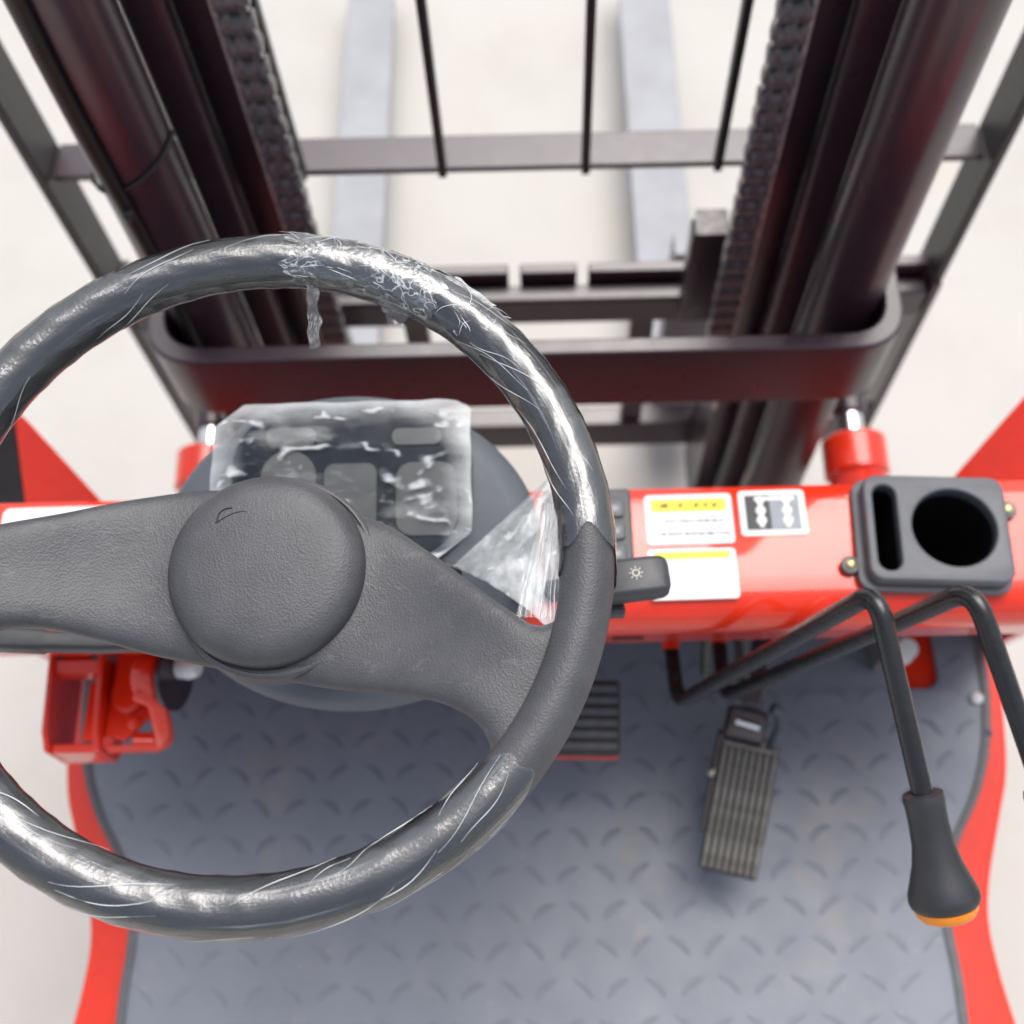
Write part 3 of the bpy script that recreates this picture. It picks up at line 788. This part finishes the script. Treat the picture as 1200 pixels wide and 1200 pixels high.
# ---- tilt cylinders
for s in (-1, 1):
    x = CX + s * 0.432
    tc_ = mk('tilt_cylinder', MB().lathe([(0, 0), (0.036, 0.001), (0.036, 0.328), (0.0385, 0.332), (0.0425, 0.335), (0.0425, 0.383), (0.040, 0.386), (0.018, 0.387)], (x, 0.345, 0.47), (0, 1, 0.08), n=40), 'red', TRUCK)
    mk('piston_rod', MB().lathe([(0.0165, 0), (0.0165, 0.09)], (x, 0.73, 0.5005), (0, 1, 0.08), n=24), 'chrome', tc_)
    mk('clevis', MB().lathe([(0.0, 0), (0.023, 0.001), (0.024, 0.03), (0.018, 0.034), (0, 0.035)], (x, 0.765, 0.503), (0, 1, 0.08), n=20).box(x - 0.022, x + 0.022, 0.79, 0.85, 0.47, 0.53), 'black_paint', tc_, bevel=0.003)

# ---- mast: outer and inner channels, lift cylinders, cross beam
Z0, Z1 = 0.12, 2.05
for s in (-1, 1):
    def X(v): return CX + s * v
    oc = [(0.274, 0.740), (0.309, 0.740), (0.309, 0.905), (0.274, 0.905), (0.274, 0.885), (0.294, 0.885), (0.294, 0.762), (0.274, 0.762)]
    mk('outer_mast_channel', MB().prism([(X(a), b) for a, b in oc], Z0, Z1), 'black_paint', TRUCK, bevel=0.0055, seg=3)
    ic_ = [(0.250, 0.784), (0.282, 0.784), (0.282, 0.800), (0.268, 0.800), (0.268, 0.905), (0.2535, 0.905), (0.2535, 0.800), (0.250, 0.800)]
    im = mk('inner_mast_channel', MB().prism([(X(a), b) for a, b in ic_], Z0 + 0.03, Z1), 'black_paint', TRUCK, bevel=0.002)
    # greased wear strip on the flange edge, ragged
    wst = MB(); zz = 0.5
    rings = []
    while zz < 1.6:
        w = 0.0034 + 0.0020 * noise.noise(Vector((s * 5, zz * 55, 0))) + 0.0012 * noise.noise(Vector((s * 9, zz * 160, 3)))
        rings.append([(X(0.2500 - w), 0.7835, zz), (X(0.2525), 0.7822, zz), (X(0.2525), 0.7850, zz), (X(0.2500 - w), 0.7850, zz)])
        zz += 0.006
    mk('grease_edge', wst.loft(rings), 'steel', im)
    mk('lift_cylinder', MB().lathe([(0.039, 0.0), (0.039, 0.30), (0.0372, 0.305), (0.0372, 1.85)], (X(0.3305), 0.700, 0.15), n=48), 'black_paint', TRUCK)
beam_out = []
pth = [(-0.372, 0.745), (-0.372, 0.640), (0.372, 0.640), (0.372, 0.745)]
def upath(xo, yb, rad):
    return rounded([(CX - xo, 0.765, 0), (CX - xo, yb, 0), (CX + xo, yb, 0), (CX + xo, 0.765, 0)], rad, 10)
outer = upath(0.380, 0.6180, 0.055); inner = upath(0.362, 0.6370, 0.045)
poly = [(p.x, p.y) for p in outer] + [(p.x, p.y) for p in reversed(inner)]
bmh = MB(); n = len(outer)
bmh.loft([[(a.x, a.y, 0.800), (b.x, b.y, 0.800), (b.x, b.y, 0.901), (a.x, a.y, 0.901)] for a, b in zip(outer, inner)])
mk('mast_cross_beam', bmh, 'black_paint', TRUCK, bevel=0.003, smooth=45)
mk('mast_tie_bar', MB().box(CX - 0.30, CX + 0.30, 0.700, 0.735, 0.12, 0.20), 'black_paint', TRUCK, bevel=0.004)

# hose and tie on the left lift cylinder
hz = [(CX - 0.340 + 0.002 * math.sin(z * 14), 0.661 + 0.003 * math.sin(z * 9), z) for z in [0.55 + k * 0.05 for k in range(24)]]
mk('hydraulic_hose', MB().tube(hz, 0.0072, n=14), 'hose', TRUCK, smooth=60)
tp = []
for k in range(25):
    a = math.pi * (0.98 + 1.05 * k / 24)
    tp.append((CX - 0.3305 + 0.0395 * math.cos(a) - (0.002 if k < 4 else 0), 0.700 + 0.0395 * math.sin(a), 1.105 + 0.020 * math.cos(a)))
tie = mk('cable_tie', MB().tube(tp, 0.0020, n=8), 'hose', TRUCK)
mk('tie_head', MB().box(CX - 0.340, CX - 0.330, 0.6475, 0.6560, 1.078, 1.088), 'hose', tie, bevel=0.002)

# ---- lift chains (leaf chain: alternating link packs)
PIT = 0.0245
def link_mesh(xsn, name):   # (centre, half thickness) of each plate pack
    L = MB()
    r_ = 0.0112
    for x, hw in xsn:
        pts = []
        for k in range(7):
            a = math.pi * k / 6
            pts.append((r_ * math.cos(a), PIT / 2 + r_ * math.sin(a)))
        pts.append((-r_ * 0.50, 0.0))
        for k in range(7):
            a = math.pi + math.pi * k / 6
            pts.append((r_ * math.cos(a), -PIT / 2 + r_ * math.sin(a)))
        pts.append((r_ * 0.50, 0.0))
        L.prism(pts, x - hw, x + hw, YZ)
    for zz in (PIT / 2,):
        L.tube([(-0.0150, 0, zz), (0.0150, 0, zz)], 0.0062, n=12)
    me = bpy.data.meshes.new(name); me.from_pydata(L.v, [], L.f)
    b = bmesh.new(); b.from_mesh(me); bmesh.ops.recalc_face_normals(b, faces=b.faces); b.to_mesh(me); b.free()
    for p in me.polygons: p.use_smooth = True
    me.set_sharp_from_angle(angle=R(40)); me.materials.append(M['chain'])
    return me
lA = link_mesh(((-0.0118, 0.0022), (0.0, 0.0050), (0.0118, 0.0022)), 'link')
lB = link_mesh(((-0.0072, 0.0030), (0.0072, 0.0030)), 'link')
for s in (-1, 1):
    x = CX + s * 0.2325
    anc = mk('lift_chain', MB().tube([(x, 0.782, 0.54), (x, 0.782, 0.615)], 0.011, n=14).box(x - 0.014, x + 0.014, 0.770, 0.794, 0.60, 0.632), 'chain', TRUCK, bevel=0.002)
    for k in range(32):
        inst('link', lA if k % 2 else lB, (x + 0.0004 * math.sin(k * 2.1), 0.782, 0.640 + k * PIT), anc)

# ---- carriage and load backrest
cr = mk('carriage', MB().box(CX - 0.525, CX + 0.525, 0.885, 0.912, 0.563, 0.615), 'black_paint', TRUCK, bevel=0.004)
gaps = [(-0.525, -0.33), (-0.32, -0.195), (-0.185, -0.025), (-0.010, 0.065), (0.080, 0.23), (0.24, 0.35), (0.362, 0.525)]
for a, b in gaps:
    mk('bar_ridge', MB().box(CX + a, CX + b, 0.914, 0.930, 0.57, 0.637), 'black_paint', cr, bevel=0.002)
mk('lower_bar', MB().box(CX - 0.525, CX + 0.525, 0.885, 0.920, 0.210, 0.280), 'black_paint', cr, bevel=0.004)
for s in (-1, 1):
    mk('carriage_upright', MB().box(CX + s * 0.155 - 0.016, CX + s * 0.155 + 0.016, 0.893, 0.918, 0.282, 0.561), 'black_paint', cr, bevel=0.003)
    mk('end_plate', MB().box(CX + s * 0.533 - 0.006, CX + s * 0.533 + 0.006, 0.885, 0.955, 0.18, 0.632), 'black_paint', cr, bevel=0.002)
blk = mk('fork_lock', MB().box(0.183, 0.228, 0.858, 0.884, 0.60, 0.778), 'black_paint', cr, bevel=0.003)
mk('lock_plate', MB().prism(rrect(0.187, 0.225, -0.014, 0.016, 0.003), 0.0, 0.002, Matrix.Translation((0, 0.872, 0.782)) @ Matrix.Rotation(R(20), 4, 'X')), 'steel', blk)
br = mk('load_backrest', MB().box(CX - 0.534, CX + 0.524, 0.905, 0.955, 0.839, 0.847), 'black_paint', TRUCK, bevel=0.002)
for x in (-0.262, -0.104, 0.057, 0.206):
    mk('bar', MB().box(x - 0.0048, x + 0.0048, 0.890, 0.9045, 0.848, 1.75), 'post_paint', br, bevel=0.0015)
for s in (-1, 1):
    mk('post', MB().box(CX + s * 0.533 - 0.006 - (0.009 if s < 0 else 0), CX + s * 0.533 + 0.006 - (0.009 if s < 0 else 0), 0.890, 0.955, 0.633, 1.75), 'post_paint', br, bevel=0.002)
mk('top_rail', MB().box(CX - 0.53, CX + 0.53, 0.90, 0.95, 1.751, 1.76), 'post_paint', br, bevel=0.002)

# ---- forks
for x0, x1 in ((-0.389, -0.290), (0.186, 0.292)):
    pf = [(0.966, 0.080), (1.75, 0.095), (2.15, 0.107), (2.15, 0.118), (1.05, 0.120), (1.02, 0.135), (1.008, 0.17), (1.006, 0.60), (0.966, 0.60)]
    mk('fork', MB().prism(pf, x0, x1, YZ), 'fork', TRUCK, bevel=0.003)

# ------------------------------------------------------------------ stretch film, bag (things of their own, lying on the truck)
def wrap(a0, a1, seed, name, label):
    w = MB(); uv = []
    na = int(abs(a1 - a0) * 1.8); nb = 44
    for i in range(na + 1):
        t = i / na; a = R(a0 + (a1 - a0) * t)
        for j in range(nb + 1):
            b = 2 * math.pi * j / nb + 2.6
            q = Vector((math.cos(b) * 1.6 + t * 3.5, math.sin(b) * 1.6 + t * 1.5 + seed, t * 2.5))
            # diagonal creases wind round the rim
            cr_ = abs(math.sin((b * 1.0 + t * abs(a1 - a0) * 0.16 + 1.5 * noise.noise(q * 0.7)) * 2.5)) ** 6
            d = 0.0010 + 0.0005 * noise.noise(q * 1.3) + 0.00035 * cr_
            edge = 0.0016 * (noise.noise(Vector((b * 2.5, seed, 3.3))))
            aa = a + (R(9 * noise.noise(Vector((b * 0.9, seed + 4, 0)))) + R(7) * math.sin(b)) * (1 if i in (0,) else (1 - t) ** 8) if i < na * 0.3 else a
            rr = RR + (RT + d) * math.cos(b)
            w.v.append(tuple(wl(rr * math.cos(aa), rr * math.sin(aa), (RT + d) * math.sin(b))))
            uv.append((t * abs(a1 - a0) / 57.0 * 2.0, j / nb))
    for i in range(na):
        for j in range(nb):
            w.f.append((i * (nb + 1) + j, (i + 1) * (nb + 1) + j, (i + 1) * (nb + 1) + j + 1, i * (nb + 1) + j + 1))
    o = mk(name, w, 'film', None, smooth=60, uv=uv)
    tag(o, label, 'plastic film')
    return o
w1 = wrap(-3.5, 168, 1.0, 'plastic_wrap', 'clear stretch film wound around the upper arc of the steering wheel rim')
w2 = wrap(-46, -158, 6.0, 'plastic_wrap', 'clear stretch film wound around the lower arc of the steering wheel rim')
w1['group'] = w2['group'] = 'stretch film on the wheel rim'

def sheet(name, fn, nu, nv, mat, parent=None, smooth=50):
    s_ = MB(); uv = []
    for i in range(nu + 1):
        for j in range(nv + 1):
            s_.v.append(tuple(fn(i / nu, j / nv))); uv.append((i / nu, j / nv))
    for i in range(nu):
        for j in range(nv):
            s_.f.append((i * (nv + 1) + j, (i + 1) * (nv + 1) + j, (i + 1) * (nv + 1) + j + 1, i * (nv + 1) + j + 1))
    return mk(name, s_, mat, parent, smooth=smooth, uv=uv)
def bil(q, u_, v_):
    a, b, c, d = [Vector(p) for p in q]
    return a.lerp(b, u_).lerp(d.lerp(c, u_), v_)
def nz(u_, v_, f, seed, amp):
    return amp * Vector((noise.noise(Vector((u_ * f, v_ * f, seed))), noise.noise(Vector((u_ * f, v_ * f, seed + 7))), noise.noise(Vector((u_ * f, v_ * f, seed + 15)))))
# tatters hanging from the upper wrap
sheet('film_tatter', lambda a, b: bil([wl(0.0195, 0.153, 0.004), wl(0.0265, 0.153, 0.002), wl(0.0255, 0.122, -0.012), wl(0.0205, 0.119, -0.010)], a, b) + nz(a * 0.6, b * 2, 2.2, 3, 0.0022), 8, 26, 'film_thick', w1)
sheet('film_tatter', lambda a, b: bil([wl(0.056, 0.146, 0.006), wl(0.078, 0.136, 0.004), wl(0.071, 0.126, -0.004), wl(0.064, 0.128, -0.003)], a, b) + nz(a, b * 2, 3, 9, 0.002), 10, 12, 'film', w1)
sheet('film_flap', lambda a, b: bil([wl(0.090, 0.150, 0.008), wl(0.118, 0.131, 0.008), wl(0.122, 0.136, 0.001), wl(0.100, 0.154, 0.001)], a, b) + nz(a, b, 4, 19, 0.0015), 14, 8, 'film', w1)
# taut creases where the film winds round the rim
def creases(par, a0, a1, cnt, seed):
    rnd = random.Random(seed)
    for k in range(cnt):
        a = rnd.uniform(min(a0, a1), max(a0, a1)); b = rnd.uniform(-60, 150); ln = rnd.uniform(7, 20); tw = rnd.uniform(2.5, 4.5)
        pts = []
        for q in range(13):
            t = q / 12
            aa = R(a + ln * t); bb_ = R(b + ln * tw * t + 6 * math.sin(t * 5 + k))
            rr = RR + (RT + 0.0013) * math.cos(bb_)
            pts.append(wl(rr * math.cos(aa), rr * math.sin(aa), (RT + 0.0013) * math.sin(bb_)))
        w0 = rnd.uniform(0.00010, 0.00026)
        mk('film_crease', MB().tube(pts, [max(0.00006, w0 * math.sin(math.pi * q / 12)) for q in range(13)], n=6), 'crease', par)
creases(w1, 0, 160, 34, 3)
creases(w2, -152, -52, 26, 5)
# thick bunched overlap of film at the top of the rim
def bunch(u_, v_):
    rag = 5 * noise.noise(Vector((v_ * 4, u_ * 2, 4))) + 3 * noise.noise(Vector((v_ * 11, u_, 9)))
    a = R(56 + 30 * u_ + rag * (abs(2 * u_ - 1) ** 2)); b = R(-28 + 190 * v_ + 9 * noise.noise(Vector((u_ * 7, v_ * 2, 1))) * abs(2 * v_ - 1))
    d = 0.0018 + 0.0008 * noise.noise(Vector((u_ * 7, v_ * 5, 2))) + 0.0007 * abs(noise.noise(Vector((u_ * 16 + v_ * 8, v_ * 9, 5)))) + 0.0004 * noise.noise(Vector((u_ * 40, v_ * 26, 5)))
    rr = RR + (RT + d) * math.cos(b)
    return wl(rr * math.cos(a), rr * math.sin(a), (RT + d) * math.sin(b))
sheet('film_overlap', bunch, 70, 44, 'film_thick', w1, 40)
rnd = random.Random(21)
for k in range(46):
    a, b = rnd.uniform(44, 86), rnd.uniform(0, 150); da, db_ = rnd.uniform(-5, 5), rnd.uniform(-55, 55)
    pts = []
    for q in range(9):
        t = q / 8
        aa = R(a + da * t + 0.6 * math.sin(4 * t + k)); bb_ = R(b + db_ * t)
        rr = RR + (RT + 0.0023) * math.cos(bb_)
        pts.append(wl(rr * math.cos(aa), rr * math.sin(aa), (RT + 0.0023) * math.sin(bb_)))
    w0 = rnd.uniform(0.00012, 0.00028)
    mk('film_crease', MB().tube(pts, [max(0.00005, w0 * math.sin(math.pi * q / 8)) for q in range(9)], n=6), 'crease', w1)
# web of film stretched between the rim and the spoke
sheet('film_web', lambda a, b: bil([wl(0.1290, -0.0310, -0.012), wl(0.1540, -0.034, -0.006), wl(0.1560, 0.026, -0.002), wl(0.1440, 0.030, -0.018)], a, b) + nz(a * 3, b * 0.6, 4, 31, 0.0016), 30, 14, 'film_web', w1)
# left web hanging between spoke and rim
sheet('film_web', lambda a, b: bil([wl(-0.152, -0.030, 0.002), wl(-0.1265, -0.034, -0.004), wl(-0.1300, -0.098, -0.002), wl(-0.146, -0.094, 0.002)], a, b) + nz(a * 3, b, 3, 41, 0.0016), 16, 14, 'film_web', w2)

# crumpled film over the instrument display
def cfilm(u_, v_):
    x = -0.092 + 0.176 * u_; y = -0.058 + 0.157 * v_
    if y < 0.007: x = min(x, 0.085 - 1.25 * (0.007 - y))
    if y > 0.085: x = max(x, -0.092 + 1.4 * (y - 0.085)); x = min(x, 0.085 - 9.0 * max(0, y - 0.094) ** 1.5 * 3)
    x += 0.002 * noise.noise(Vector((v_ * 5, 1, 0))); y += 0.002 * noise.noise(Vector((u_ * 5, 5, 0)))
    q = Vector((u_ * 5, v_ * 5, 0.4))
    z = 0.0050 + 0.0018 * noise.noise(q * 0.8) + 0.0014 * abs(noise.noise(q * 1.5)) + 0.0003 * noise.noise(q * 4)
    rr = math.hypot(x, y)
    if rr > 0.098: z -= (rr - 0.098) ** 2 * 10
    return CM @ Vector((x, y, z))
o = sheet('protective_film', cfilm, 70, 60, 'film_flat')
tag(o, 'crinkled clear protective film stuck over the instrument display behind the wheel hub', 'plastic film')

# translucent bag hanging beside the instrument cowl
BT = [(-0.060, 0.286, 1.165), (0.008, 0.235, 1.165), (0.016, 0.345, 1.150), (0.000, 0.352, 1.150)]
def bagf(u_, v_):
    p = bil(BT, u_, v_)
    q = Vector((u_ * 3.1, v_ * 2.2, 8.1))
    z = 0.006 * noise.noise(q) + 0.006 * (0.5 - abs(noise.noise(q * 1.5))) + 0.0012 * noise.noise(q * 4.3)
    return p + Vector((0.25 * z, -0.2 * z, z + 0.016 * math.sin(math.pi * u_)))
o = sheet('plastic_bag', bagf, 50, 50, 'bag')
tag(o, 'crumpled translucent white plastic bag beside the grey instrument cowl', 'plastic bag')
